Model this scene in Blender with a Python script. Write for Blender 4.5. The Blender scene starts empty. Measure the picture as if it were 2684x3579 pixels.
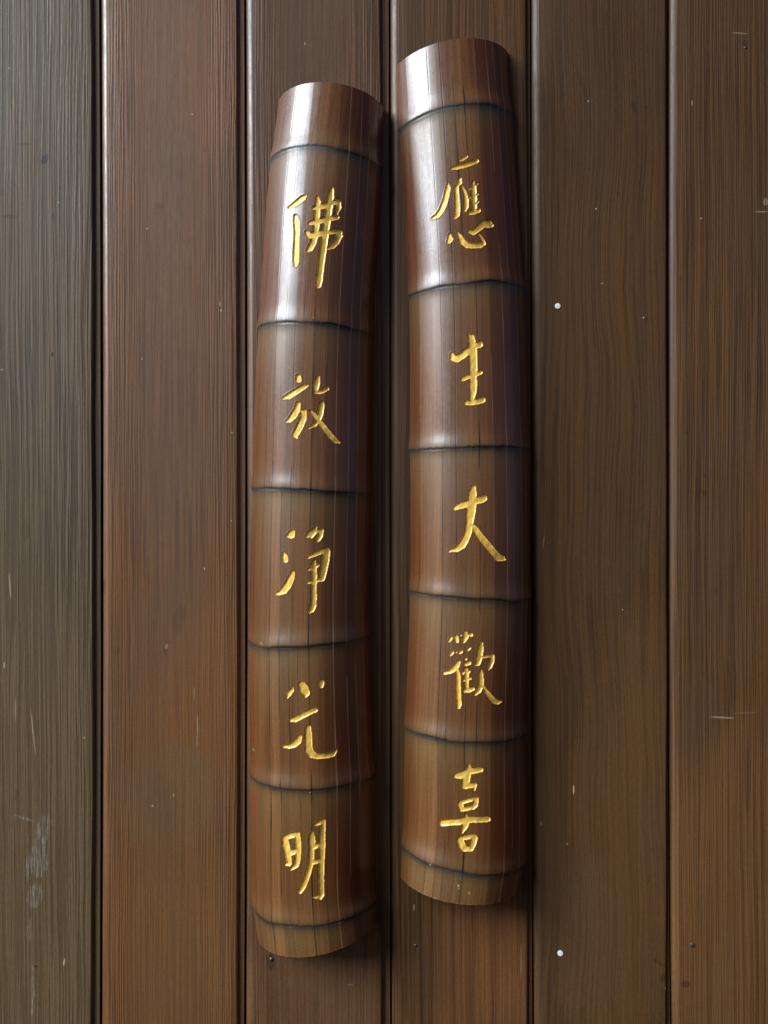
import bpy, math, random
import numpy as np
from mathutils import Vector

random.seed(7)
rng = np.random.default_rng(11)
S = 0.0003            # metres per unit of the working plan (one unit = 0.3 mm on the wall)
CX, CY = 1342.0, 1789.5
DIST = 2585.0         # camera distance in units
ZC = 1.5
scene = bpy.context.scene
col = scene.collection

# ------------------------------------------------------------------ camera
cam = bpy.data.cameras.new('camera')
cam.sensor_fit = 'VERTICAL'; cam.sensor_height = 36.0; cam.sensor_width = 27.0
cam.lens = 26.0; cam.clip_start = 0.02; cam.clip_end = 100.0
camo = bpy.data.objects.new('camera', cam); col.objects.link(camo)
camo.location = (0, -DIST * S, ZC); camo.rotation_euler = (math.radians(90), 0, 0)
scene.camera = camo

# ------------------------------------------------------------------ world, sun, exposure
SUN_EL, SUN_AZ = math.radians(33), math.radians(61)     # azimuth measured left from the wall's normal
ldir = Vector((-math.sin(SUN_AZ) * math.cos(SUN_EL), -math.cos(SUN_AZ) * math.cos(SUN_EL), math.sin(SUN_EL)))
world = bpy.data.worlds.new('World'); scene.world = world; world.use_nodes = True
wn = world.node_tree; bg = wn.nodes['Background']
sky = wn.nodes.new('ShaderNodeTexSky'); sky.sky_type = 'NISHITA'; sky.sun_disc = False
sky.sun_elevation = SUN_EL; sky.sun_rotation = math.atan2(ldir.x, ldir.y) % (2 * math.pi)
sky.air_density = 0.4; sky.dust_density = 0.8; sky.ozone_density = 0.0
wn.links.new(sky.outputs[0], bg.inputs[0]); bg.inputs[1].default_value = 0.05
sl = bpy.data.lights.new('sun', 'SUN'); sl.energy = 5.0; sl.angle = math.radians(33); sl.color = (0.80, 0.90, 1.0)
so = bpy.data.objects.new('sun', sl); col.objects.link(so)
so.rotation_euler = (-ldir).to_track_quat('-Z', 'Y').to_euler(); so.location = (-2, -1.2, 3)
scene.view_settings.view_transform = 'Standard'; scene.view_settings.look = 'None'
scene.view_settings.gamma = 1.0; scene.view_settings.use_curve_mapping = False
scene.view_settings.exposure = 0.3

# ------------------------------------------------------------------ helpers
def P(x, y, h=0.0):
    return ((x - CX) * S, -h * S, ZC - (y - CY) * S)

def lin(r, g, b):
    f = lambda c: c / 12.92 if c <= 0.04045 else ((c + 0.055) / 1.055) ** 2.4
    return (f(r / 255), f(g / 255), f(b / 255), 1.0)

def tag(o, label=None, cat=None, group=None, kind=None):
    if label: o['label'] = label
    if cat: o['category'] = cat
    if group: o['group'] = group
    if kind: o['kind'] = kind
    return o

def empty(name, loc):
    o = bpy.data.objects.new(name, None); col.objects.link(o); o.location = loc
    o.empty_display_size = 0.02
    return o

def link(name, me, mat, parent=None):
    o = bpy.data.objects.new(name, me); col.objects.link(o)
    if mat: me.materials.append(mat)
    if parent is not None:
        o.parent = parent
        root = parent
        off = Vector((0, 0, 0))
        while root is not None:
            off += root.location; root = root.parent
        o.location = -off
    return o

def np_mesh(name, verts, faces, smooth=True, normals=None):
    me = bpy.data.meshes.new(name)
    nv, nf = len(verts), len(faces)
    me.vertices.add(nv); me.vertices.foreach_set('co', np.ascontiguousarray(verts, dtype=np.float32).ravel())
    k = faces.shape[1]
    me.loops.add(nf * k); me.loops.foreach_set('vertex_index', faces.astype(np.int32).ravel())
    me.polygons.add(nf)
    me.polygons.foreach_set('loop_start', (np.arange(nf) * k).astype(np.int32))
    me.polygons.foreach_set('use_smooth', np.full(nf, smooth))
    me.update(calc_edges=True)
    if normals is not None:
        me.normals_split_custom_set_from_vertices([tuple(n) for n in normals.tolist()])
    return me

# ------------------------------------------------------------------ node material helpers
class NT:
    def __init__(self, name):
        self.m = bpy.data.materials.new(name); self.m.use_nodes = True
        self.t = self.m.node_tree; self.n = self.t.nodes; self.l = self.t.links
        self.b = self.n['Principled BSDF']
    def add(self, typ, **kw):
        nd = self.n.new(typ)
        for k, v in kw.items(): setattr(nd, k, v)
        return nd
    def set(self, sock, v):
        if isinstance(v, bpy.types.NodeSocket): self.l.new(v, sock)
        elif v is not None: sock.default_value = v
    def math(self, op, a, b=None, c=None, clamp=False):
        nd = self.add('ShaderNodeMath', operation=op, use_clamp=clamp)
        self.set(nd.inputs[0], a); self.set(nd.inputs[1], b)
        if c is not None: self.set(nd.inputs[2], c)
        return nd.outputs[0]
    def vec(self, x, y, z):
        nd = self.add('ShaderNodeCombineXYZ')
        for i, v in enumerate((x, y, z)): self.set(nd.inputs[i], v)
        return nd.outputs[0]
    def noise(self, v, scale=1.0, detail=2.0, rough=0.5):
        nd = self.add('ShaderNodeTexNoise'); self.set(nd.inputs['Vector'], v)
        nd.inputs['Scale'].default_value = scale; nd.inputs['Detail'].default_value = detail
        nd.inputs['Roughness'].default_value = rough
        return nd.outputs[0]
    def mix(self, f, a, b, mode='MIX'):
        nd = self.add('ShaderNodeMix', data_type='RGBA', blend_type=mode)
        self.set(nd.inputs[0], f); self.set(nd.inputs[6], a); self.set(nd.inputs[7], b)
        return nd.outputs[2]
    def ramp(self, v, lo, hi, a=0.0, b=1.0, smooth=True):
        nd = self.add('ShaderNodeMapRange', interpolation_type='SMOOTHSTEP' if smooth else 'LINEAR')
        self.set(nd.inputs[0], v); nd.inputs[1].default_value = lo; nd.inputs[2].default_value = hi
        nd.inputs[3].default_value = a; nd.inputs[4].default_value = b
        return nd.outputs[0]
    def attr(self, name):
        return self.add('ShaderNodeAttribute', attribute_name=name).outputs['Fac']
    def bump(self, h, dist, strength=1.0, normal=None):
        nd = self.add('ShaderNodeBump'); self.set(nd.inputs['Height'], h)
        nd.inputs['Distance'].default_value = dist; nd.inputs['Strength'].default_value = strength
        if normal is not None: self.l.new(normal, nd.inputs['Normal'])
        return nd.outputs[0]
    def planxy(self):
        """position in plan units, x right and y down, from the object's own coordinates"""
        tc = self.add('ShaderNodeTexCoord'); sp = self.add('ShaderNodeSeparateXYZ')
        self.l.new(tc.outputs['Object'], sp.inputs[0])
        x = self.math('MULTIPLY_ADD', sp.outputs[0], 1 / S, CX)
        y = self.math('MULTIPLY_ADD', sp.outputs[2], -1 / S, CY + ZC / S)
        return x, y, sp.outputs[1]

def blob(nt, x, y, cx, cy, rx, ry, rag=0.5, nz=None, ang=0.0):
    """soft ragged spot; 1 inside, 0 outside"""
    dx = nt.math('SUBTRACT', x, cx); dy = nt.math('SUBTRACT', y, cy)
    if ang:
        c, s = math.cos(ang), math.sin(ang)
        a = nt.math('ADD', nt.math('MULTIPLY', dx, c), nt.math('MULTIPLY', dy, s))
        b = nt.math('SUBTRACT', nt.math('MULTIPLY', dy, c), nt.math('MULTIPLY', dx, s))
        dx, dy = a, b
    qx = nt.math('POWER', nt.math('ABSOLUTE', nt.math('DIVIDE', dx, rx)), 2.0)
    qy = nt.math('POWER', nt.math('ABSOLUTE', nt.math('DIVIDE', dy, ry)), 2.0)
    q = nt.math('ADD', qx, qy)
    if nz is not None: q = nt.math('MULTIPLY_ADD', nt.math('SUBTRACT', nz, 0.5), rag * 4, q)
    return nt.ramp(q, 0.55, 1.25, 1.0, 0.0)

# ------------------------------------------------------------------ plank material
def plank_material(name, dark, light, tint, patch, rib=7.0, warp=18.0, warpx=400.0, warpy=1400.0, seed=0.0,
                   bump=0.7, pale=(), darkspots=(), smear=None, zones=(), coat=0.3, contrast=(0.36, 0.66), rough=(0.5, 0.68), streak=None):
    nt = NT(name)
    x, y, dep = nt.planxy()
    w = nt.noise(nt.vec(nt.math('DIVIDE', x, warpx), seed, nt.math('DIVIDE', y, warpy)), 1.0, 1.5)
    w2 = nt.noise(nt.vec(nt.math('DIVIDE', x, 60.0), seed + 3, nt.math('DIVIDE', y, 180.0)), 1.0, 2.0)
    g = nt.math('ADD', nt.math('MULTIPLY_ADD', w, warp * 10, x), nt.math('MULTIPLY', w2, 7.0))
    ribs = nt.noise(nt.vec(nt.math('DIVIDE', g, rib), seed, nt.math('DIVIDE', y, 520.0)), 1.0, 1.5, 0.6)
    ribs = nt.ramp(ribs, contrast[0], contrast[1])
    fine = nt.noise(nt.vec(nt.math('DIVIDE', g, 2.6), seed + 9, nt.math('DIVIDE', y, 26.0)), 1.0, 3.0, 0.7)
    grit = nt.noise(nt.vec(nt.math('DIVIDE', x, 4.0), seed + 5, nt.math('DIVIDE', y, 7.0)), 1.0, 3.0, 0.7)
    coarse = nt.noise(nt.vec(nt.math('DIVIDE', g, 46.0), seed + 1, nt.math('DIVIDE', y, 1500.0)), 1.0, 3.0, 0.6)
    pat = nt.noise(nt.vec(nt.math('DIVIDE', x, 260.0), seed + 2, nt.math('DIVIDE', y, 520.0)), 1.0, 3.0, 0.55)
    c = nt.mix(ribs, dark, light)
    c = nt.mix(nt.ramp(coarse, 0.42, 0.68, 0.0, 0.75), c, tint)
    c = nt.mix(nt.ramp(pat, 0.40, 0.66, 0.0, 0.8), c, patch)
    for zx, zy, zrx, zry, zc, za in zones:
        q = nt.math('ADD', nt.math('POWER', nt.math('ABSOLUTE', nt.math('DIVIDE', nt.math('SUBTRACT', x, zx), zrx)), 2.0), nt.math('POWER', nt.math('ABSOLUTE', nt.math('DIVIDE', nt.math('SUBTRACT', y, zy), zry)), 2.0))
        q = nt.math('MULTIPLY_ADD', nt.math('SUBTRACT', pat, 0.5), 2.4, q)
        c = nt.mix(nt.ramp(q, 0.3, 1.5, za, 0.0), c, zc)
    v = nt.math('MULTIPLY_ADD', nt.math('SUBTRACT', fine, 0.5), 0.5, 1.0)
    v = nt.math('MULTIPLY', v, nt.math('MULTIPLY_ADD', nt.math('SUBTRACT', grit, 0.5), 0.8, 1.0))
    v = nt.math('MULTIPLY', v, nt.ramp(ribs, 0.0, 0.7, 0.88, 1.04))
    if streak:
        st = nt.noise(nt.vec(nt.math('DIVIDE', g, streak[0]), seed + 21, nt.math('DIVIDE', y, 2400.0)), 1.0, 2.0, 0.6)
        v = nt.math('MULTIPLY', v, nt.ramp(st, 0.34, 0.52, streak[1], 1.0))
    vc = nt.add('ShaderNodeCombineColor')
    for i in range(3): nt.l.new(v, vc.inputs[i])
    c = nt.mix(1.0, c, vc.outputs[0], 'MULTIPLY')
    nz = nt.noise(nt.vec(nt.math('DIVIDE', x, 9.0), seed, nt.math('DIVIDE', y, 22.0)), 1.0, 4.0, 0.75)
    for s in darkspots:
        m = blob(nt, x, y, s[0], s[1], s[2], s[3], 0.35, nz, s[5] if len(s) > 5 else 0.0)
        c = nt.mix(nt.math('MULTIPLY', m, s[4] * (1.0 if s[4] > .8 else 0.65)), c, lin(30, 24, 20))
    for s in pale:
        m = blob(nt, x, y, s[0], s[1], s[2], s[3], 0.12, nz, s[5] if len(s) > 5 else 0.0)
        c = nt.mix(nt.math('MULTIPLY', m, s[4] * (0.75 if s[2] < 3.6 and s[3] < 20 else 0.4)), c, lin(215, 192, 150))
    if smear:
        tot = None
        for s in smear:
            m = blob(nt, x, y, s[0], s[1], s[2], s[3], 0.6, nz, s[4])
            tot = m if tot is None else nt.math('MAXIMUM', tot, m)
        br = nt.noise(nt.vec(nt.math('DIVIDE', x, 4.0), 4.0, nt.math('DIVIDE', y, 75.0)), 1.0, 5.0, 0.8)
        c = nt.mix(nt.math('MULTIPLY', tot, nt.ramp(br, 0.46, 0.66, 0.0, 0.55)), c, lin(190, 190, 180))
    nt.l.new(c, nt.b.inputs['Base Color'])
    nt.l.new(nt.ramp(nt.math('ADD', fine, nt.math('MULTIPLY', pat, 0.6)), 0.5, 1.1, rough[0], rough[1]), nt.b.inputs['Roughness'])
    nt.b.inputs['Specular IOR Level'].default_value = 0.35
    nt.l.new(nt.ramp(nt.math('MULTIPLY', dep, 1 / S), 0.2, 2.0, 0.0, coat), nt.b.inputs['Coat Weight']); nt.l.new(nt.ramp(nt.noise(nt.vec(nt.math('DIVIDE', x, 9.0), seed, nt.math('DIVIDE', y, 70.0)), 1.0, 5.0, 0.75), 0.3, 0.7, 0.22, 0.5), nt.b.inputs['Coat Roughness'])
    h = nt.math('ADD', ribs, nt.math('ADD', nt.math('MULTIPLY', fine, 0.5), nt.math('MULTIPLY', grit, 0.35)))
    shoulder = nt.ramp(nt.math('MULTIPLY', dep, 1 / S), 0.2, 1.2, 1.0, 0.04)
    nt.l.new(nt.bump(nt.math('MULTIPLY', h, shoulder), 0.00022 * bump, 0.7), nt.b.inputs['Normal'])
    return nt.m

# ------------------------------------------------------------------ plank wall
# each plank: x of its left edge at y = 0, 1790, 3579; x of its face's right edge at the same heights
J = [(-152, -150, -150), (348, 354, 350), (857, 861, 857), (1361, 1364, 1366), (1857, 1860, 1865), (2340, 2337, 2349), (2835, 2832, 2840)]
R = [(-180, -178, -178), (323, 328, 323), (830, 833, 832), (1332, 1336, 1338), (1838, 1846, 1843), (2327, 2330, 2329), (2808, 2806, 2812)]
for k in range(2):
    J.insert(0, tuple(v - 505 for v in J[0])); R.insert(0, tuple(v - 505 for v in R[0]))
    J.append(tuple(v + 490 for v in J[-1])); R.append(tuple(v + 490 for v in R[-1]))
YT, YB = -1500.0, 5100.0

def quad(t3, y):
    a, b, c = t3; t = np.clip(y / 3579.0, -0.15, 1.15)
    return a * (1 - t) * (1 - 2 * t) + b * 4 * t * (1 - t) + c * t * (2 * t - 1)

ply_mats = {}
G = lambda r, g, b: lin(r * 1.07, g * 0.985, b * 0.78)
ply_mats[0] = dict(zones=[(120, 300, 400, 700, G(92, 82, 70), .5), (120, 3000, 400, 900, G(98, 84, 66), .5)], coat=0.2, dark=G(70, 60, 53), light=G(98, 86, 78), tint=G(90, 77, 66), patch=G(90, 76, 62), rib=8.5, warp=3.2, seed=1.3, bump=2.0,
    pale=[(36, 2048, 3.0, 46, .8, -.07), (117, 2560, 2.6, 85, .8, -.11), (55, 2480, 3, 40, .5, 0), (16, 2325, 2.5, 12, .8), (8, 1292, 5, 3, .9), (206, 707, 3, 3, .9), (33, 238, 3, 3, .8), (295, 2578, 4, 4, .9), (226, 3362, 3, 14, .8, .2)],
    darkspots=[(158, 556, 12, 20, .85, .4), (36, 757, 28, 8, .7), (84, 503, 26, 5, .6), (184, 1238, 4, 9, 1.0), (188, 757, 6, 14, .4), (126, 3378, 5, 4, .9), (60, 2778, 7, 22, .45, .2), (90, 1850, 16, 40, .3)],
    smear=[(150, 2905, 26, 60, .25), (135, 3010, 34, 60, 0.0), (122, 3130, 26, 46, 0.2), (104, 3250, 10, 40, .1), (115, 3470, 7, 90, 0), (92, 2862, 50, 5, .3), (140, 2882, 18, 9, 0.), (96, 3040, 6, 40, 0)])
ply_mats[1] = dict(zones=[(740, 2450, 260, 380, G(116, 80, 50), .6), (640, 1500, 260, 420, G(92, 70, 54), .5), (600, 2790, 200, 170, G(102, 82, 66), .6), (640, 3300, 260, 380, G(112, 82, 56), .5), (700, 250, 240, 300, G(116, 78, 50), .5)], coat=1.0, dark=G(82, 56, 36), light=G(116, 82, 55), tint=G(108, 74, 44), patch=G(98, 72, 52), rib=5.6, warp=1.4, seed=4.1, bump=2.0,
    pale=[(773, 1085, 3, 3, .9), (770, 1062, 2, 9, .7), (673, 398, 2.5, 3, .8), (515, 798, 2, 4, .8), (812, 1512, 3, 3, .8), (716, 1988, 2, 5, .9), (692, 2540, 2.4, 42, .7, -.03), (680, 2425, 2, 25, .5), (535, 2817, 4, 4, .9), (608, 2780, 2, 5, .7), (583, 2260, 6, 10, .55, .3), (690, 2590, 2, 20, .5), (810, 1820, 2, 3, .6), (498, 1254, 2, 4, .8)],
    darkspots=[(717, 525, 7, 6, .8), (578, 2272, 9, 18, .5), (628, 2160, 22, 55, .28, .25), (555, 720, 18, 12, .4), (414, 2272, 7, 14, .4), (415, 540, 4, 10, .4), (362, 2050, 8, 30, .5), (660, 1405, 3, 5, .6)])
ply_mats[2] = dict(zones=[(1130, 3450, 300, 220, G(98, 74, 58), .6)], coat=0.6, dark=G(72, 49, 33), light=G(96, 68, 47), tint=G(86, 60, 38), patch=G(84, 64, 48), rib=6.0, warp=3.0, seed=8.6, bump=1.5,
    pale=[(1067, 152, 2, 7, .6), (1225, 3442, 12, 1.6, .6)], darkspots=[(948, 3362, 14, 34, .75)])
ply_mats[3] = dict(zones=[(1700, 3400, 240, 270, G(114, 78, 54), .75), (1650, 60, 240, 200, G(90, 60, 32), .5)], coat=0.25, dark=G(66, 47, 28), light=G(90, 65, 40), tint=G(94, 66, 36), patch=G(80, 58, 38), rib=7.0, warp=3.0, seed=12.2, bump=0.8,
    pale=[(1445, 3172, 2, 12, .6), (1819, 3362, 1.8, 60, .5)], darkspots=[(1398, 2960, 4, 70, .55, -.12)], streak=(26.0, .62))
ply_mats[4] = dict(zones=[(2200, 3000, 200, 800, G(98, 72, 48), .55), (2050, 3300, 130, 300, G(88, 68, 52), .5), (2100, 300, 300, 400, G(66, 46, 30), .5)], coat=0.12, dark=G(62, 44, 26), light=G(80, 58, 36), tint=G(84, 59, 32), patch=G(74, 55, 37), rib=8.0, warp=11.0, warpx=520.0, warpy=900.0, seed=15.7, bump=0.8,  # zones paint the light's vertical falloff into the colour: darker top, lighter bottom
    pale=[(2003, 2760, 2.4, 17, 1.0), (2054, 354, 5, 3, .8, .3), (2081, 730, 3, 3, .9), (1898, 1893, 2, 24, .5, .1), (1980, 2950, 5, 4, .5), (2174, 2131, 2, 2, 1.), (2102, 991, 4, 3, .8), (1890, 2878, 4, 7, .5), (2325, 3455, 3, 6, .7)],
    darkspots=[(2213, 375, 8, 22, .6, -.3), (2257, 374, 10, 7, .55, .2), (2034, 300, 8, 60, .35, -.35), (2115, 65, 8, 26, .5), (2316, 3420, 12, 16, .5), (2300, 3365, 26, 7, .5, .5), (2005, 560, 12, 60, .2)], contrast=(0.28, 0.7))
ply_mats[5] = dict(zones=[(2550, 3150, 300, 600, G(112, 82, 56), .5), (2550, 300, 300, 600, G(74, 53, 34), .5)], coat=0.12, dark=G(68, 48, 31), light=G(92, 67, 44), tint=G(96, 67, 40), patch=G(84, 64, 48), rib=5.5, warp=3.0, seed=22.9, bump=1.1,  # zones: falloff of light painted in, dark near the top, lighter low down
    pale=[(2524, 2508, 44, 3.2, .8, .05), (2600, 2492, 45, 2, .25, -.03), (2585, 116, 30, 2.5, .55, .05), (2449, 763, 3, 3, .9), (2660, 740, 24, 2.4, .7), (2674, 705, 9, 14, .5), (2417, 360, 2, 10, .5)],
    darkspots=[(2394, 3441, 16, 12, .75), (2600, 2500, 7, 7, .0), (2397, 1514, 6, 8, .5), (2460, 1662, 4, 8, .7), (2460, 1722, 8, 14, .55), (2602, 156, 8, 16, .8), (2610, 2720, 12, 130, .45), (2540, 2420, 16, 120, .3)], streak=(16.0, .68))

def make_plank(idx, parent, mat):
    ys = np.linspace(YT, YB, 220)
    xl = quad(J[idx], ys)
    nxt = quad(J[idx + 1], ys) if idx + 1 < len(J) else xl + 490
    xr = quad(R[idx + 1], ys) if idx + 1 < len(J) else nxt - 27
    r = np.random.default_rng(idx + 40)
    wob = np.zeros_like(ys)
    for k in range(5):
        wob += r.uniform(-1, 1) * np.sin(ys / r.uniform(90, 500) + r.uniform(0, 6)) * 1.1
    xr = xr + wob * (1.5 if idx == 2 else 0.8)
    wl = wob[::-1] * 0.35
    xl = xl + wl
    rows = []
    prof = []
    # left rounded shoulder, going from the deep edge up to the face
    for a, (du, dd) in enumerate([(0, -60), (0, -22), (1.5, -18), (5, -13.2), (10, -8.2), (16, -4.0), (22, -1.2), (28, 0)]):
        prof.append(('L', du, dd))
    for f in (0.1, 0.3, 0.5, 0.7, 0.9): prof.append(('F', f, 0))
    for du, dd in [(-7, 0), (-3.5, -.5), (-1.2, -2.2), (0, -5), (0.6, -9), (3, -10)]: prof.append(('R', du, dd))
    for du, dd in [(-5, -10.5), (-3.5, -34), (14, -35)]: prof.append(('N', du, dd))
    cup = r.uniform(-1.2, 1.2)
    V = np.zeros((len(ys), len(prof), 3))
    for j, (k, a, d) in enumerate(prof):
        if k == 'L': X = xl + a
        elif k == 'F': X = xl + 28 + (xr - 7 - xl - 28) * a
        elif k == 'R': X = xr + a
        else: X = nxt + a
        dd = d + (cup * (1 - (2 * a - 1) ** 2) if k == 'F' else 0)
        V[:, j, 0] = (X - CX) * S; V[:, j, 1] = -dd * S; V[:, j, 2] = ZC - (ys - CY) * S
    nr, npf = V.shape[:2]
    idxs = np.arange(nr * npf).reshape(nr, npf)
    F = np.stack([idxs[:-1, :-1], idxs[1:, :-1], idxs[1:, 1:], idxs[:-1, 1:]], -1).reshape(-1, 4)
    me = np_mesh('plank', V.reshape(-1, 3), F, smooth=True)
    me.set_sharp_from_angle(angle=math.radians(50))
    return link('plank', me, mat, parent)

wall = tag(empty('plank_wall', P(CX, YB, 0)), 'wall of dark brown stained vertical planks behind the two bamboo plaques', 'wall')
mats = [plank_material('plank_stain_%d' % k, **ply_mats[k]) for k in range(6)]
planks = []
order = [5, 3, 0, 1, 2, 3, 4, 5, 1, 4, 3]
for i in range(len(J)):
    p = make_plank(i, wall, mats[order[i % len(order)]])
    planks.append(p)

# ------------------------------------------------------------------ nails and pins
def disc_mesh(name, cx, cy, r, dome, thick, base, seg=20, hole=False):
    """domed head seen from the front, with a rim and a short shaft into the board"""
    vs, fs = [], []
    rings = [(0.0, dome), (0.45, dome * .85), (0.8, dome * .45), (1.0, 0.0), (1.0, -thick), (0.45, -thick), (0.4, -thick - 9)]
    vs.append(P(cx, cy, base + thick + rings[0][1]))
    for rr, hh in rings[1:]:
        for a in range(seg):
            t = a / seg * 2 * math.pi
            vs.append(P(cx + math.cos(t) * r * rr, cy + math.sin(t) * r * rr, base + thick + hh))
    me = bpy.data.meshes.new(name)
    for a in range(seg):
        fs.append((0, 1 + (a + 1) % seg, 1 + a))
    for k in range(len(rings) - 2):
        for a in range(seg):
            q = 1 + k * seg; b = (a + 1) % seg
            fs.append((q + a, q + b, q + seg + b, q + seg + a))
    me.from_pydata(vs, [], fs); me.update()
    me.polygons.foreach_set('use_smooth', [True] * len(me.polygons))
    me.set_sharp_from_angle(angle=math.radians(40))
    return me

def simple_mat(name, c, rough, metal=0.0, nscale=None, var=0.3):
    nt = NT(name)
    x, y, d = nt.planxy()
    n = nt.noise(nt.vec(nt.math('DIVIDE', x, 3.0), 0.0, nt.math('DIVIDE', y, 3.0)), 1.0, 3.0)
    v = nt.math('MULTIPLY_ADD', nt.math('SUBTRACT', n, 0.5), var * 2, 1.0)
    vc = nt.add('ShaderNodeCombineColor')
    for i in range(3): nt.l.new(v, vc.inputs[i])
    nt.l.new(nt.mix(1.0, c, vc.outputs[0], 'MULTIPLY'), nt.b.inputs['Base Color'])
    nt.b.inputs['Roughness'].default_value = rough; nt.b.inputs['Metallic'].default_value = metal
    return nt.m
nail_mat = simple_mat('nail_steel', lin(120, 112, 100), 0.35, 0.8)
pin_mat = simple_mat('white_pin_plastic', lin(250, 250, 246), 0.55, 0.0, var=0.05)
def plank_for(x):
    for k in range(len(J) - 1):
        if J[k][1] <= x < J[k + 1][1]: return planks[k]
    return planks[-1]
for (cx, cy, r, dome, base) in [(2418, 3303, 8.5, 3.0, -2.0), (2252, 1112, 6.5, 2.0, -2.0), (950, 3353, 6.5, 2.5, -1.5), (1451, 3305, 6, 2.0, -2.0),
                               (1354, 1112, 5.5, 2.0, -14.5), (2603, 166, 5.0, 1.5, -1.5), (1849, 3330, 4.0, 1.5, -16)]:
    link('nail', disc_mesh('nail', cx, cy, r, dome, 2.5, base), nail_mat, plank_for(cx))
for (cx, cy, lab) in [(1947, 1070, 'white round pin head in the dark plank right of the bamboo plaques, the upper one'),
                      (1956, 3331, 'white round pin head in the dark plank right of the bamboo plaques, near the bottom')]:
    o = link('pin', disc_mesh('pin', cx, cy, 9.5, 0.7, 3.0, -0.5, 28), pin_mat)
    tag(o, lab, 'pin', 'white pins stuck in the planks')

# ------------------------------------------------------------------ gilded strokes, (x, y, width) in a 5.53x enlarged plan
K = 5.53
CH = {}
CH['L1'] = (960, 620, [
 [(275,580,25),(400,510,75),(540,400,92),(590,352,45)],
 [(405,750,70),(425,850,110),(435,1000,95),(430,1200,85),(420,1450,100),(415,1620,100),(405,1690,60)],
 [(830,370,30),(840,470,90),(825,700,95),(810,950,95),(790,1130,90),(750,1260,95),(690,1370,100),(650,1410,60)],
 [(1110,215,60),(1085,350,120),(1060,560,120),(1030,750,120),(1000,950,125),(970,1150,125),(940,1400,120),(910,1600,115),(890,1800,105),(865,1980,120),(850,2090,90)],
 [(745,590,50),(880,555,95),(990,540,95),(1130,490,75),(1200,465,80)],
 [(1170,460,80),(1240,500,90),(1245,580,80),(1220,660,40),(1210,720,15)],
 [(690,880,70),(760,860,80),(900,830,100),(1000,800,90),(1150,780,85),(1210,770,75)],
 [(625,1050,60),(680,1120,100),(800,1100,110),(900,1070,110),(1050,1060,70),(1200,1040,75),(1260,1070,90)],
 [(1240,1060,110),(1245,1130,125),(1190,1240,125),(1120,1320,110),(1040,1365,50)]])
CH['L2'] = (960, 1280, [
 [(465,205,90),(465,255,105)],
 [(180,610,30),(270,580,90),(400,500,95),(560,400,80),(630,375,40)],
 [(460,730,80),(440,830,100),(370,950,110),(290,1040,70),(230,1060,20)],
 [(510,860,30),(565,885,95),(560,1000,110),(510,1120,115),(450,1240,115),(400,1320,100),(425,1370,40)],
 [(845,210,60),(825,300,105),(805,400,100),(800,490,60)],
 [(805,500,50),(870,500,58),(940,480,58),(1020,430,68)],
 [(920,710,70),(905,800,100),(885,920,100),(850,1040,80),(780,1130,55),(660,1200,15)],
 [(700,860,30),(780,950,70),(860,1060,75),(970,1200,90),(1080,1340,95),(1180,1440,70),(1255,1475,25)]])
CH['L3'] = (930, 1810, [
 [(520,270,80),(490,325,130),(430,350,50)],
 [(345,680,30),(370,750,95),(380,810,90)],
 [(520,1060,70),(490,1160,110),(430,1290,125),(350,1400,120),(270,1450,60),(215,1465,30)],
 [(980,170,20),(940,240,90),(860,310,110),(800,355,50)], [(940,280,70),(880,370,40)],
 [(970,260,50),(1080,240,60)], [(1080,245,70),(1050,330,105),(1010,420,75)],
 [(820,760,45),(950,700,75),(1080,640,90),(1170,630,90)],
 [(1165,650,150),(1155,800,150),(1130,950,135),(1100,1100,120),(1085,1170,110),(1000,1210,40)],
 [(940,830,30),(930,900,80),(935,1000,95),(935,1150,100),(930,1350,95),(930,1550,95),(925,1680,100),(890,1780,80),(850,1820,40)],
 [(820,1005,20),(880,980,30)], [(960,950,50),(1015,920,30)], [(815,1245,40),(890,1240,45)]])
CH['L4'] = (960, 2340, [
 [(355,350,20),(345,400,60),(290,460,80),(260,530,30)],
 [(530,290,120),(570,370,165),(620,450,120),(605,515,40)],
 [(905,260,115),(905,310,80)],
 [(325,975,50),(400,965,90),(560,880,95),(720,800,95),(795,785,75)],
 [(485,1310,85),(460,1380,110),(380,1450,100),(290,1490,60),(190,1490,25)],
 [(655,1130,100),(655,1250,125),(655,1400,130),(665,1550,145),(720,1640,130),(830,1680,90),(1000,1670,85),(1130,1640,85),(1185,1580,50),(1205,1530,15)]])
CH['L5'] = (960, 2810, [
 [(205,670,90),(230,800,115),(260,950,105),(280,1080,95),(290,1150,80),(225,1170,20)],
 [(205,655,70),(330,610,80),(450,590,80)],
 [(445,605,90),(455,750,110),(465,900,95),(455,1060,95),(430,1180,80),(330,1265,20)],
 [(320,940,90),(400,920,80)],
 [(735,540,20),(725,620,95),(730,720,115),(725,850,95),(720,1000,95),(705,1150,85),(670,1300,85),(620,1450,85),(560,1600,85),(500,1700,55)],
 [(790,400,40),(870,365,75),(950,335,70)],
 [(950,345,70),(945,430,80),(925,600,110),(920,800,120),(915,1000,110),(905,1200,100),(905,1400,100),(905,1600,105),(910,1740,105),(890,1820,50)],
 [(880,1790,60),(750,1805,15)],
 [(770,830,75),(870,790,75)], [(750,1125,75),(870,1100,70)]])
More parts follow.
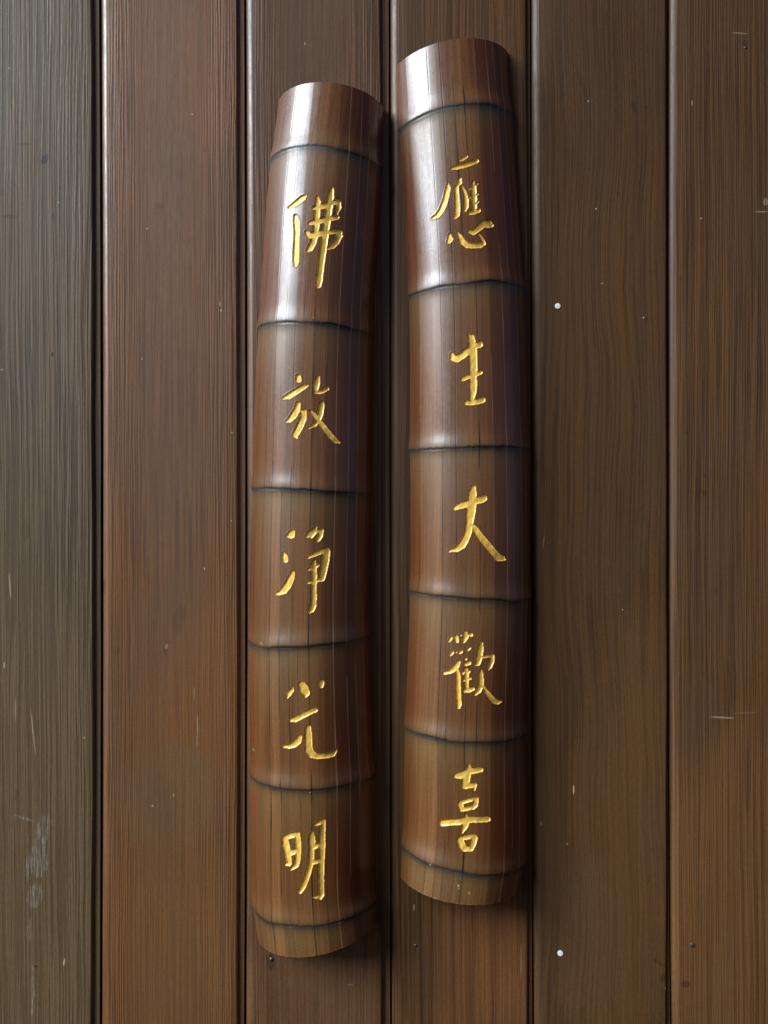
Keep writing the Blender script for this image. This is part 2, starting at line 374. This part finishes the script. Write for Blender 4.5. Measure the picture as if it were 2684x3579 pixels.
CH['R1'] = (1480, 520, [
 [(695,215,40),(750,190,55),(820,150,45)],
 [(530,380,30),(620,360,70),(780,320,75),(920,270,80),(1010,235,75)],
 [(460,690,40),(465,750,75),(435,900,85),(400,1030,85),(340,1180,85),(260,1290,70),(160,1340,30)],
 [(690,580,45),(690,650,70),(640,720,40),(590,765,15)],
 [(630,740,60),(635,850,65),(645,1000,75),(645,1150,90),(640,1270,80),(600,1330,40)],
 [(730,725,15),(775,800,30),(800,900,60),(815,1000,70),(815,1120,65),(790,1200,30)],
 [(945,640,30),(955,720,75),(962,850,90),(967,1000,90),(972,1120,75),(975,1190,80)],
 [(870,785,22),(905,745,22)], [(1000,700,30),(1030,675,22)], [(860,960,20),(905,930,22)], [(1000,895,30),(1035,880,24)], [(1010,1060,30),(1045,1020,20)],
 [(870,1245,45),(960,1220,80),(1050,1190,70)],
 [(495,1660,40),(505,1740,95),(480,1790,70)],
 [(640,1610,15),(690,1680,60),(740,1790,100),(830,1860,100),(960,1870,90),(1080,1860,95),(1150,1830,70),(1150,1780,40),(1100,1700,25),(1050,1640,15)],
 [(870,1590,60),(950,1610,100),(1050,1530,110),(1150,1440,130),(1240,1450,140),(1310,1480,60)]])
CH['R2'] = (1500, 1100, [
 [(745,370,25),(800,430,110),(820,550,130),(830,700,150),(840,900,145),(840,1050,140),(835,1200,120),(835,1350,140),(835,1470,120),(815,1600,85),(810,1680,80)],
 [(425,760,60),(450,830,110),(520,850,120),(620,790,120),(740,690,120)],
 [(900,590,110),(960,570,120)],
 [(640,1240,70),(700,1210,75),(780,1180,75)], [(900,1140,80),(975,1115,72)],
 [(710,1700,75),(800,1700,85),(930,1670,100),(1015,1645,105)]])
CH['R3'] = (1500, 1640, [
 [(840,355,90),(825,450,140),(815,600,160),(800,750,170),(785,900,150),(765,1050,125),(745,1200,120),(690,1350,120),(620,1470,125),(520,1550,80),(380,1580,22)],
 [(490,750,70),(600,700,110),(720,670,120)],
 [(900,600,130),(1000,580,130),(1045,560,110)],
 [(840,1080,40),(880,1160,95),(980,1300,115),(1100,1450,120),(1220,1590,120),(1320,1700,130),(1400,1720,100),(1445,1740,40)]])
CH['R4'] = (1500, 2140, [
 [(412,500,45),(375,560,26)], [(512,480,72),(530,560,48)], [(600,445,20)], [(690,400,60),(700,470,90),(670,550,50),(650,580,20)], [(800,435,62),(745,440,30)],
 [(440,780,45),(400,830,18)], [(515,770,22)], [(575,785,36),(615,760,42)], [(735,730,26),(780,690,28)], [(685,915,22),(705,900,27)], [(690,1010,50),(760,980,65)],
 [(555,970,60),(530,1020,90),(450,1110,85),(370,1160,50),(270,1180,30)],
 [(520,1100,40),(550,1200,70),(555,1350,70),(555,1500,75),(560,1650,80),(570,1780,80),(560,1840,40)],
 [(705,1110,60),(715,1200,65),(715,1350,60),(720,1480,45)],
 [(630,1190,20),(660,1160,22)], [(760,1150,38)], [(660,1320,24),(790,1280,30)],
 [(680,1520,60),(750,1510,75),(830,1480,60)],
 [(1000,600,50),(985,700,100),(970,800,105),(950,920,95),(930,990,80),(880,1020,20)],
 [(985,880,18),(1100,850,42),(1200,830,50)],
 [(1205,850,80),(1195,950,90),(1160,1050,75),(1140,1095,40)],
 [(990,1110,20),(985,1180,80),(990,1300,95),(985,1420,95),(940,1520,90),(880,1590,30)],
 [(1030,1430,25),(1080,1520,60),(1150,1610,80),(1240,1710,90),(1310,1740,70),(1370,1725,30)]])
CH['R5'] = (1480, 2620, [
 [(860,300,40),(865,380,110),(830,480,140),(810,580,140),(800,690,130)],
 [(620,510,80),(720,490,130),(800,440,90)],
 [(940,410,105),(1050,390,95),(1100,390,72)],
 [(800,700,90),(950,690,80)], [(985,680,62),(975,780,20)],
 [(705,1060,100),(730,1150,75)], [(700,1030,60),(830,985,66),(960,950,60)], [(1010,955,75),(985,1060,108),(940,1120,75)], [(750,1155,66),(850,1135,70),(930,1110,66)],
 [(360,1420,100),(500,1405,100),(650,1400,105),(780,1370,110),(900,1350,110),(1050,1350,105),(1200,1345,100),(1240,1345,80)],
 [(810,1270,30),(815,1350,110),(800,1450,110),(770,1530,70),(740,1600,20)],
 [(700,1750,115),(735,1850,115),(775,1920,90)], [(690,1720,60),(820,1693,80),(960,1670,70)], [(970,1710,115),(950,1800,112),(915,1900,90)], [(790,1915,88),(900,1920,80)]])

def stroke_sdf(px, py, ch):
    ox, oy, strokes = ch
    d = np.full(px.shape, 1e3)
    for st in strokes:
        pts = [(ox + a / K, oy + b / K, w / K / 2) for a, b, w in st]
        if len(pts) == 1: pts = pts * 2
        for (x0, y0, r0), (x1, y1, r1) in zip(pts[:-1], pts[1:]):
            dx, dy = x1 - x0, y1 - y0; L2 = dx * dx + dy * dy + 1e-9
            t = np.clip(((px - x0) * dx + (py - y0) * dy) / L2, 0, 1)
            q = np.hypot(px - x0 - t * dx, py - y0 - t * dy) - (r0 + (r1 - r0) * t)
            np.minimum(d, q, out=d)
    return d

# ------------------------------------------------------------------ bamboo materials
def bamboo_material():
    nt = NT('lacquered_bamboo')
    uvn = nt.add('ShaderNodeUVMap', uv_map='UVMap'); sp = nt.add('ShaderNodeSeparateXYZ'); nt.l.new(uvn.outputs[0], sp.inputs[0])
    u, v = sp.outputs[0], sp.outputs[1]           # plan units across / along the culm
    tone = nt.attr('tone'); node = nt.attr('node'); crack = nt.attr('crack'); red = nt.attr('redflake'); wear = nt.attr('wear')
    below = nt.attr('below')
    fib = nt.noise(nt.vec(nt.math('DIVIDE', u, 3.2), tone, nt.math('DIVIDE', v, 420.0)), 1.0, 4.0, 0.7)
    fib2 = nt.noise(nt.vec(nt.math('DIVIDE', u, 14.0), 3.0, nt.math('DIVIDE', v, 700.0)), 1.0, 3.0, 0.6)
    mott = nt.noise(nt.vec(nt.math('DIVIDE', u, 60.0), 7.0, nt.math('DIVIDE', v, 160.0)), 1.0, 4.0, 0.6)
    speck = nt.noise(nt.vec(nt.math('DIVIDE', u, 5.0), 1.0, nt.math('DIVIDE', v, 8.0)), 1.0, 3.0, 0.7)
    brown, redb, olive, deep = lin(112, 72, 38), lin(112, 43, 14), lin(112, 84, 42), lin(78, 40, 17)
    side = nt.attr('side')
    rd = nt.math('ADD', nt.ramp(side, 0.45, 0.88, 0.0, 0.95), nt.ramp(side, 0.0, 0.22, 0.45, 0.0), clamp=True)
    c = nt.mix(nt.math('MULTIPLY_ADD', nt.math('SUBTRACT', mott, 0.5), 0.9, rd, clamp=True), brown, redb)
    c = nt.mix(nt.ramp(fib2, 0.40, 0.70, 0.0, 0.55), c, deep)
    c = nt.mix(nt.math('MULTIPLY', nt.math('MULTIPLY', below, nt.ramp(side, 0.5, 0.95, 0.65, 0.3)), 1.0), c, olive)
    v1 = nt.math('MULTIPLY', nt.ramp(fib, 0.3, 0.7, 0.80, 1.16), nt.math('MULTIPLY_ADD', tone, 0.46, 0.80))
    v1 = nt.math('MULTIPLY', v1, nt.ramp(speck, 0.3, 0.7, 0.86, 1.12))
    vc = nt.add('ShaderNodeCombineColor')
    for i in range(3): nt.l.new(v1, vc.inputs[i])
    c = nt.mix(1.0, c, vc.outputs[0], 'MULTIPLY')
    nm = nt.math('MULTIPLY', node, nt.ramp(mott, 0.2, 0.7, 1.0, 0.75))
    c = nt.mix(nm, c, lin(42, 43, 38))
    c = nt.mix(nt.math('MULTIPLY', crack, nt.ramp(fib2, 0.3, 0.6, 0.55, 1.0)), c, lin(11, 7, 5))
    c = nt.mix(nt.math('MULTIPLY', nt.attr('crackedge'), 0.9), c, lin(172, 122, 96))
    c = nt.mix(nt.math('MULTIPLY', red, nt.ramp(speck, 0.47, 0.56)), c, lin(138, 36, 24))
    c = nt.mix(nt.math('MULTIPLY', wear, nt.ramp(speck, 0.5, 0.62)), c, lin(176, 158, 126))
    nt.l.new(c, nt.b.inputs['Base Color'])
    rgh = nt.math('ADD', nt.ramp(fib, 0.3, 0.7, 0.25, 0.34), nt.math('ADD', nt.math('MULTIPLY', below, 0.14), nt.math('MULTIPLY', node, 0.08)))
    scf = nt.noise(nt.vec(nt.math('DIVIDE', u, 17.0), 12.0, nt.math('DIVIDE', v, 26.0)), 1.0, 6.0, 0.75)
    nt.l.new(nt.math('ADD', rgh, nt.math('ADD', nt.ramp(mott, 0.3, 0.7, -0.03, 0.06), nt.ramp(scf, 0.35, 0.65, -0.02, 0.05))), nt.b.inputs['Roughness'])
    nt.l.new(nt.math('ADD', nt.ramp(scf, 0.38, 0.62, 0.14, 0.20), nt.ramp(fib, 0.3, 0.7, 0.0, 0.12)), nt.b.inputs['Coat Roughness'])
    nt.b.inputs['Specular IOR Level'].default_value = 0.62
    nt.b.inputs['Coat Weight'].default_value = 0.38; nt.b.inputs['Coat Roughness'].default_value = 0.19

    h = nt.math('ADD', nt.math('MULTIPLY', fib, 0.7), nt.math('ADD', nt.math('MULTIPLY', fib2, 1.2), nt.math('MULTIPLY', speck, 0.35)))
    nt.l.new(nt.bump(h, 0.00003, 0.6), nt.b.inputs['Normal'])
    return nt.m

def gold_material():
    nt = NT('gold_leaf')
    uvn = nt.add('ShaderNodeUVMap', uv_map='UVMap'); sp = nt.add('ShaderNodeSeparateXYZ'); nt.l.new(uvn.outputs[0], sp.inputs[0])
    u, v = sp.outputs[0], sp.outputs[1]
    br = nt.noise(nt.vec(nt.math('DIVIDE', u, 3.0), 2.0, nt.math('DIVIDE', v, 40.0)), 1.0, 3.0, 0.65)
    mo = nt.noise(nt.vec(nt.math('DIVIDE', u, 12.0), 5.0, nt.math('DIVIDE', v, 16.0)), 1.0, 3.0, 0.6)
    c = nt.mix(nt.ramp(br, 0.34, 0.62), lin(244, 176, 56), lin(255, 214, 108))
    c = nt.mix(nt.ramp(mo, 0.55, 0.75, 0.0, 0.7), c, lin(252, 222, 130))
    nt.l.new(c, nt.b.inputs['Base Color'])
    nt.b.inputs['Metallic'].default_value = 0.18
    nt.l.new(nt.ramp(mo, 0.3, 0.7, 0.34, 0.5), nt.b.inputs['Roughness'])
    nt.l.new(nt.bump(nt.math('ADD', br, nt.math('MULTIPLY', mo, 1.3)), 0.00018, 0.7), nt.b.inputs['Normal'])
    return nt.m

def inner_material():
    nt = NT('raw_bamboo_inside')
    x, y, d = nt.planxy()
    n = nt.noise(nt.vec(nt.math('DIVIDE', x, 4.0), 0.0, nt.math('DIVIDE', y, 60.0)), 1.0, 3.0)
    nt.l.new(nt.mix(nt.ramp(n, .3, .7), lin(92, 66, 44), lin(140, 108, 74)), nt.b.inputs['Base Color'])
    nt.b.inputs['Roughness'].default_value = 0.7
    return nt.m
bam_mat, gold_mat, in_mat = bamboo_material(), gold_material(), inner_material()

def hermite(ts, ys, t):
    ts = np.asarray(ts, float); ys = np.asarray(ys, float)
    m = np.gradient(ys, ts)
    i = np.clip(np.searchsorted(ts, t) - 1, 0, len(ts) - 2)
    h = ts[i + 1] - ts[i]; s = (t - ts[i]) / h
    return ((2 * s**3 - 3 * s**2 + 1) * ys[i] + (s**3 - 2 * s**2 + s) * h * m[i] + (-2 * s**3 + 3 * s**2) * ys[i + 1] + (s**3 - s**2) * h * m[i + 1])

def smooth(x, a, b):
    t = np.clip((x - a) / (b - a), 0, 1); return t * t * (3 - 2 * t)

def build_bamboo(name, stations, cracks, chars, seed, reds, root_label, wobs, chips, step=1.9):
    """stations: (xL, yL, xR, yR, bulge); first and last are the cut ends, the rest are nodes"""
    r = np.random.default_rng(seed)
    st = np.array(stations, float)
    mid = np.stack([(st[:, 0] + st[:, 2]) / 2, (st[:, 1] + st[:, 3]) / 2], 1)
    tl = np.concatenate([[0], np.cumsum(np.hypot(*np.diff(mid, axis=0).T))])
    n = int(tl[-1] / step)
    t = np.linspace(0, tl[-1], n)
    xl, yl, xr, yr, hb = (hermite(tl, st[:, k], t) for k in range(5))
    # across samples: a regular spacing with extra columns hugging every split
    W0 = 410.0
    us = list(np.linspace(0, 1, int(W0 * 1.18 / step)))
    cr_u = [c[0] for c in cracks]
    # u is the angle fraction
    alpha0 = 2 * math.atan(2 * 135 / W0)
    def s_to_u(s): return 0.5 + math.asin(np.clip((2 * s - 1) * math.sin(alpha0), -1, 1)) / (2 * alpha0)
    cr_u = [s_to_u(c[0]) for c in cracks]
    du = 1.0 / (2 * alpha0 * W0 / 2 / math.sin(alpha0))
    ext = []
    us = [u for u in us if all(abs(u - c) > 3.2 * du for c in cr_u)]
    for c in cr_u: us += [c - 3.0 * du, c - 1.7 * du, c, c + 1.7 * du, c + 3.0 * du]
    us = np.array(sorted(us)); us = us[(us >= 0) & (us <= 1)]
    U, T = np.meshgrid(us, t)
    col2 = lambda a: np.repeat(a[:, None], len(us), 1)
    XL, YL, XR, YR, HB = map(col2, (xl, yl, xr, yr, hb))
    W = np.hypot(XR - XL, YR - YL)
    al = 2 * np.arctan(2 * HB / W)
    th = (U - 0.5) * 2 * al
    # strips between splits are a little flatter than the true arc
    edges = np.array([0.0] + cr_u + [1.0])
    k = np.clip(np.searchsorted(edges, U, side='right') - 1, 0, len(edges) - 2)
    fr = (U - edges[k]) / (edges[k + 1] - edges[k])
    th0 = (edges[k] - 0.5) * 2 * al; th1 = (edges[k + 1] - 0.5) * 2 * al
    cx_ = np.sin(th0) + (np.sin(th1) - np.sin(th0)) * fr; cz_ = np.cos(th0) + (np.cos(th1) - np.cos(th0)) * fr
    fl = 0.42
    sx = np.sin(th) * (1 - fl) + cx_ * fl; cz = np.cos(th) * (1 - fl) + cz_ * fl
    Sx = 0.5 + 0.5 * sx / np.sin(al)
    H = HB * (cz - np.cos(al)) / (1 - np.cos(al)) + 2.0
    X = XL + (XR - XL) * Sx; Y = YL + (YR - YL) * Sx
    base = np.stack([X, Y, H], -1)
    def normals(B):
        a = np.gradient(B, axis=0); b = np.gradient(B, axis=1)
        nn = np.cross(a, b); nn /= np.linalg.norm(nn, axis=-1, keepdims=True) + 1e-12
        nn *= np.sign(nn[..., 2:3].mean()) if True else 1
        return nn
    N = normals(base)
    # ---- node ridges
    disp = np.zeros_like(U); nodeA = np.zeros_like(U); below = np.zeros_like(U)
    ringmask = np.full(U.shape, -1); seg = np.zeros(U.shape, int)
    for j in range(1, len(st) - 1):
        w = np.zeros_like(us)
        for q in range(4): w += r.uniform(-1.2, 1.2) * np.sin(us * r.uniform(4, 22) + r.uniform(0, 6))
        w += 0.6 * np.interp(us, np.linspace(0, 1, 60), r.normal(0, 1, 60))
        for (uc, amp, wd) in wobs.get(j, []): w += amp * np.exp(-((us - uc) / wd) ** 2)
        d = T - tl[j] - w[None, :]
        amp = 1 + 0.25 * np.sin(us * 9 + j)[None, :]
        disp += amp * 5.2 * np.where(d < -6, np.exp(-((d + 6) / 34.0) ** 2), np.exp(-((d + 6) / 11.0) ** 2))
        disp -= 1.1 * np.exp(-(d / 4.0) ** 2) * (0.7 + 0.5 * np.sin(us * 23 + j * 3)[None, :])
        disp += 1.0 * np.where(d > 9, np.exp(-((d - 9) / 16.0) ** 2), np.exp(-((d - 9) / 5.0) ** 2))
        core = 0.8 * np.exp(-((d - 2) / 6.5) ** 2) * (0.65 + 0.35 * np.sin(us * 17 + j * 2)[None, :])
        blur = np.where(d > 0, np.exp(-(d / 22.0) ** 1.4 if False else -(np.abs(d) / 20.0) ** 1.5), np.exp(-(np.abs(d) / 11.0) ** 1.5))
        nodeA = np.maximum(nodeA, np.clip(core + 0.7 * blur, 0, 1))
        below = np.maximum(below, np.where(d > 0, np.exp(-(np.clip(d, 0, None) / 150.0) ** 1.3), np.exp(-(np.abs(d) / 70.0) ** 1.5) * 0.55))
        ringmask = np.where(np.abs(d + 1) < 15, j, ringmask)
        seg += (d > 0).astype(int)
    # gentle swelling of the culm and small dents
    for q in range(7):
        disp += r.uniform(-0.5, 0.5) * np.sin(T / r.uniform(60, 260) + U * r.uniform(0, 9) + r.uniform(0, 6))
    # ---- splits
    crackA = np.zeros_like(U); edgeA = np.zeros_like(U); tone = np.zeros_like(U)
    tn = r.uniform(0.1, 0.9, len(edges) - 1)
    tseg = r.uniform(-0.12, 0.12, (len(st), len(edges) - 1))
    tone = tn[k] + tseg[np.clip(seg, 0, len(st) - 1), k]
    arc = (U * 2 * al) * (W / 2 / np.sin(al))
    for (s_, strength, rngs), uc in zip(cracks, cr_u):
        jc = int(np.argmin(np.abs(us - uc)))
        on = np.zeros_like(t)
        for a, b in rngs:
            yy = (yl + yr) / 2
            on = np.maximum(on, smooth(yy, a - 25, a + 15) * (1 - smooth(yy, b - 15, b + 25)))
        jit = 0.7 + 0.3 * np.sin(t / 37.0 + uc * 40) * np.sin(t / 91.0)
        on = on * strength * jit
        disp[:, jc] -= 0.6 * on
        for o_, f_ in ((-1, .35), (1, .35)):
            if 0 <= jc + o_ < len(us): disp[:, jc + o_] -= 0.6 * f_ * on
        crackA[:, jc] = np.maximum(crackA[:, jc], np.clip(on * 1.2, 0, 1) * (1.0 if uc < 0.66 else 0.0))
        for o_ in (-1, 1):
            if 0 <= jc + o_ < len(us) and uc < 0.66: crackA[:, jc + o_] = np.maximum(crackA[:, jc + o_], on * 0.9)
        if uc >= 0.62:
            for o_ in (-1, 0, 1):
                if jc + o_ < len(us): edgeA[:, jc + o_] = np.maximum(edgeA[:, jc + o_], np.clip(on, 0, 1) * 0.9)
    # ---- carved strokes, laid out on the bulged surface
    f = DIST / (DIST - H)
    px = CX + (X - CX) * f; py = CY + (Y - CY) * f
    sdf = np.full(U.shape, 1e3); which = np.full(U.shape, -1)
    for ci, key in enumerate(chars):
        ox, oy, _ = CH[key]
        m = (px > ox - 10) & (px < ox + 310) & (py > oy - 5) & (py < oy + 405)
        d = stroke_sdf(px[m], py[m], CH[key])
        nz = 0.25 * np.sin(px[m] / 3.1 + 1.7 * np.sin(py[m] / 5.0)) * np.sin(py[m] / 4.2)
        d = d - 1.1 + nz
        cur = sdf[m]; wc = which[m]
        wc = np.where(d < cur, ci, wc); sdf[m] = np.minimum(cur, d); which[m] = wc
    carve = smooth(-sdf, -0.6, 2.2)
    disp = disp - 4.2 * carve - carve * 0.4 * np.sin(px / 5.0 + py / 9.0) * np.sin(py / 13.0)
    disp += 0.4 * np.exp(-((sdf - 2.2) / 1.6) ** 2)          # slight raised burr round the cut
    Q = base + N * disp[..., None]
    NN = normals(Q)
    wx = (Q[..., 0] - CX) * S; wy = -Q[..., 2] * S; wz = ZC - (Q[..., 1] - CY) * S
    V = np.stack([wx, wy, wz], -1).reshape(-1, 3)
    VN = np.stack([NN[..., 0], -NN[..., 2], -NN[..., 1]], -1).reshape(-1, 3)
    if VN[:, 1].mean() > 0: VN = -VN
    nr, nc = U.shape
    idx = np.arange(nr * nc).reshape(nr, nc)
    F = np.stack([idx[:-1, :-1], idx[1:, :-1], idx[1:, 1:], idx[:-1, 1:]], -1)
    # face classes
    def fc(a): return (a[:-1, :-1] + a[1:, :-1] + a[1:, 1:] + a[:-1, 1:]) / 4
    fs = fc(sdf); fring = ringmask[:-1, :-1]; fseg = seg[:-1, :-1]; fw = which[:-1, :-1]
    klass = np.where(fs < 0.2, 100 + fw, np.where(fring > 0, 50 + fring, fseg))
    # red flakes and worn rims
    red = np.zeros_like(U)
    for (s0, y0, rx, ry) in reds:
        red = np.maximum(red, np.exp(-(((Sx - s0) / rx) ** 2 + ((Y - y0) / ry) ** 2)))
    wear = 0.35 * np.exp(-((T - tl[-1]) / 3.0) ** 2)
    for (x0, y0, rx, ry) in chips:
        wear = np.maximum(wear, 1.6 * np.exp(-(((px - x0) / rx) ** 2 + ((py - y0) / ry) ** 2) ** 2))
    wear = np.clip(wear, 0, 1.5)
    atts = dict(side=U, tone=tone, node=nodeA, below=below, crack=crackA, crackedge=edgeA, redflake=red, wear=wear)
    atts = {k_: v_.reshape(-1).astype(np.float32) for k_, v_ in atts.items()}
    arcs = (arc + seg * 37.0).reshape(-1)
    uv = np.stack([arcs + seed * 1000, T.reshape(-1) + seed * 5000], -1)
    root = tag(empty('bamboo_plaque', P(mid[:, 0].mean(), mid[-1, 1], 0)), root_label, 'plaque', 'carved bamboo plaques with gold characters')
    Ff = F.reshape(-1, 4); kl = klass.reshape(-1)
    for kk in sorted(set(kl.tolist())):
        faces = Ff[kl == kk]
        if len(faces) == 0: continue
        uq, inv = np.unique(faces, return_inverse=True)
        nf = inv.reshape(-1, 4)
        nm, mt = ('gold_character', gold_mat) if kk >= 99 else (('node_ring', bam_mat) if kk >= 50 else ('internode', bam_mat))
        me = np_mesh(nm, V[uq], nf, True, VN[uq])
        for an, av in atts.items():
            a = me.attributes.new(an, 'FLOAT', 'POINT'); a.data.foreach_set('value', av[uq])
        ul = me.uv_layers.new(name='UVMap'); ul.data.foreach_set('uv', uv[uq][nf.ravel()].astype(np.float32).ravel())
        o = link(nm, me, mt, root)
        if kk >= 99 and kk - 100 >= 0: o['label'] = 'gilded carved character ' + GL[chars[kk - 100]]
    # inner face, cut ends and long edges: a shell wall 20 units thick
    s2 = 8; rows = np.unique(np.concatenate([np.arange(0, nr, s2), [nr - 1]]))
    cols = np.unique(np.concatenate([np.arange(0, nc, s2), [nc - 1]]))
    B = Q[np.ix_(rows, cols)]; Nb = N[np.ix_(rows, cols)]
    inn = base[np.ix_(rows, cols)] - Nb * 20.0
    inn[..., 2] = np.clip(inn[..., 2], 1.0, None)
    # keep end strips exact: use every column of the outer rim
    vs, fs_ = [], []
    def addgrid(A):
        o0 = len(vs); a_, b_ = A.shape[:2]
        for p in A.reshape(-1, 3): vs.append(P(*p))
        for i in range(a_ - 1):
            for j in range(b_ - 1):
                fs_.append((o0 + i * b_ + j, o0 + i * b_ + j + 1, o0 + (i + 1) * b_ + j + 1, o0 + (i + 1) * b_ + j))
    addgrid(inn)
    ininner = lambda row: np.clip(base[row] - N[row] * 20.0, [-1e9, -1e9, 1.0], None)
    for row in (0, nr - 1): addgrid(np.stack([Q[row], ininner(row)]))
    for c_ in (0, nc - 1):
        addgrid(np.stack([Q[rows, c_], np.clip(base[rows, c_] - N[rows, c_] * 20.0, [-1e9, -1e9, 1.0], None)]))
    me = bpy.data.meshes.new('inner_wall'); me.from_pydata(vs, [], fs_); me.update()
    link('inner_wall', me, in_mat, root)
    return root

GL = {'L1': 'one tall vertical stroke crossing three bars, topmost on this plaque', 'L2': 'with crossed strokes at its lower right, second from the top', 'L3': 'with three dots at its left, middle one of this plaque',
      'L4': 'with three dots above a bar and a long hooked foot, fourth from the top', 'L5': 'of two barred boxes side by side, lowest on this plaque',
      'R1': 'of many thin strokes over a wide curved hook, topmost on this plaque', 'R2': 'an upright crossed by three bars, second from the top', 'R3': 'an upright with one bar and two spread legs, middle one of this plaque',
      'R4': 'of many small dots and thin strokes, fourth from the top', 'R5': 'with two small open boxes stacked under bars, lowest on this plaque'}
A = (0, 4000)
left_st = [(976, 349, 1341, 373, 124), (950, 566, 1334, 602, 138), (904, 1151, 1307, 1179, 142), (884, 1711, 1300, 1729, 140),
           (873, 2242, 1295, 2224, 143), (878, 2709, 1311, 2702, 148), (888, 3166, 1318, 3140, 150), (903, 3278, 1323, 3216, 156)]
left_cr = [(.06, .35, [A]), (.14, .6, [(340, 1740)]), (.205, .9, [A]), (.29, .8, [(560, 1200), (1650, 2000), (2180, 2460), (2680, 3060)]), (.37, .8, [(1150, 1420), (1640, 1900), (2250, 2700)]),
           (.44, .35, [(300, 600), (900, 1180), (2240, 2800)]), (.525, 1.0, [(1120, 1400), (1500, 1850), (2100, 2500), (2650, 3400)]), (.63, .5, [(350, 1200), (1300, 1500), (2900, 3300)]),
           (.71, 1.0, [A]), (.81, 1.0, [(340, 2250), (2350, 3000)]), (.88, 1.0, [(360, 2020), (2300, 2750)]), (.945, .7, [(550, 1950), (2100, 2700)])]
left_red = [(.03, 2440, .014, 90), (.045, 2790, .03, 75), (.035, 2560, .02, 30), (.05, 2650, .03, 14), (.03, 2330, .014, 60)]
right_st = [(1383, 234, 1773, 183, 112), (1395, 460, 1791, 406, 112), (1428, 1041, 1830, 1013, 117), (1431, 1578, 1848, 1571, 124),
            (1431, 2069, 1850, 2087, 132), (1414, 2543, 1838, 2560, 138), (1403, 2956, 1836, 3014, 140), (1398, 3066, 1818, 3100, 148)]
right_cr = [(.07, .6, [(400, 2100)]), (.18, .7, [(150, 1100), (2980, 3200)]), (.245, .9, [(150, 2560)]), (.31, .6, [(2330, 2620), (2900, 3060)]), (.355, .9, [(150, 1950)]), (.455, .9, [(340, 900), (2380, 2700), (2780, 3100)]),
            (.545, 1.0, [(380, 700), (880, 1200), (1370, 1640), (1840, 2120), (2420, 2660)]), (.66, .6, [(170, 520), (1280, 2000), (2100, 2350)]), (.775, .9, [(150, 640), (900, 2500), (2480, 3200)]), (.845, .8, [(170, 1080), (2380, 2900)]), (.91, 1.0, [(200, 3150)]), (.96, .5, [(300, 2300)])]
build_bamboo('left', left_st, left_cr, ['L1', 'L2', 'L3', 'L4', 'L5'], 3, left_red,
             'lower hung bamboo plaque on the left with gold characters and red flakes on its edge', {4: [(.2, 8, .15)], 3: [(.35, -4, .2)]},
             [(919, 2252, 5, 9), (1087, 2770, 5, 4), (1045, 3349, 8, 4), (1099, 1114, 3, 6), (888, 2622, 4, 6), (1018, 3240, 2, 6)])
build_bamboo('right', right_st, right_cr, ['R1', 'R2', 'R3', 'R4', 'R5'], 5, [],
             'higher hung bamboo plaque on the right with gold characters, nearest the white pins', {4: [(.78, 9, .14), (.3, -3, .2)], 1: [(.35, -4, .1)], 2: [(.7, -4, .2)]},
             [(1600, 3100, 4, 10), (1637, 3122, 6, 8), (1562, 3164, 16, 5), (1505, 3020, 7, 4), (1718, 190, 2, 38), (1608, 3072, 3, 5)])
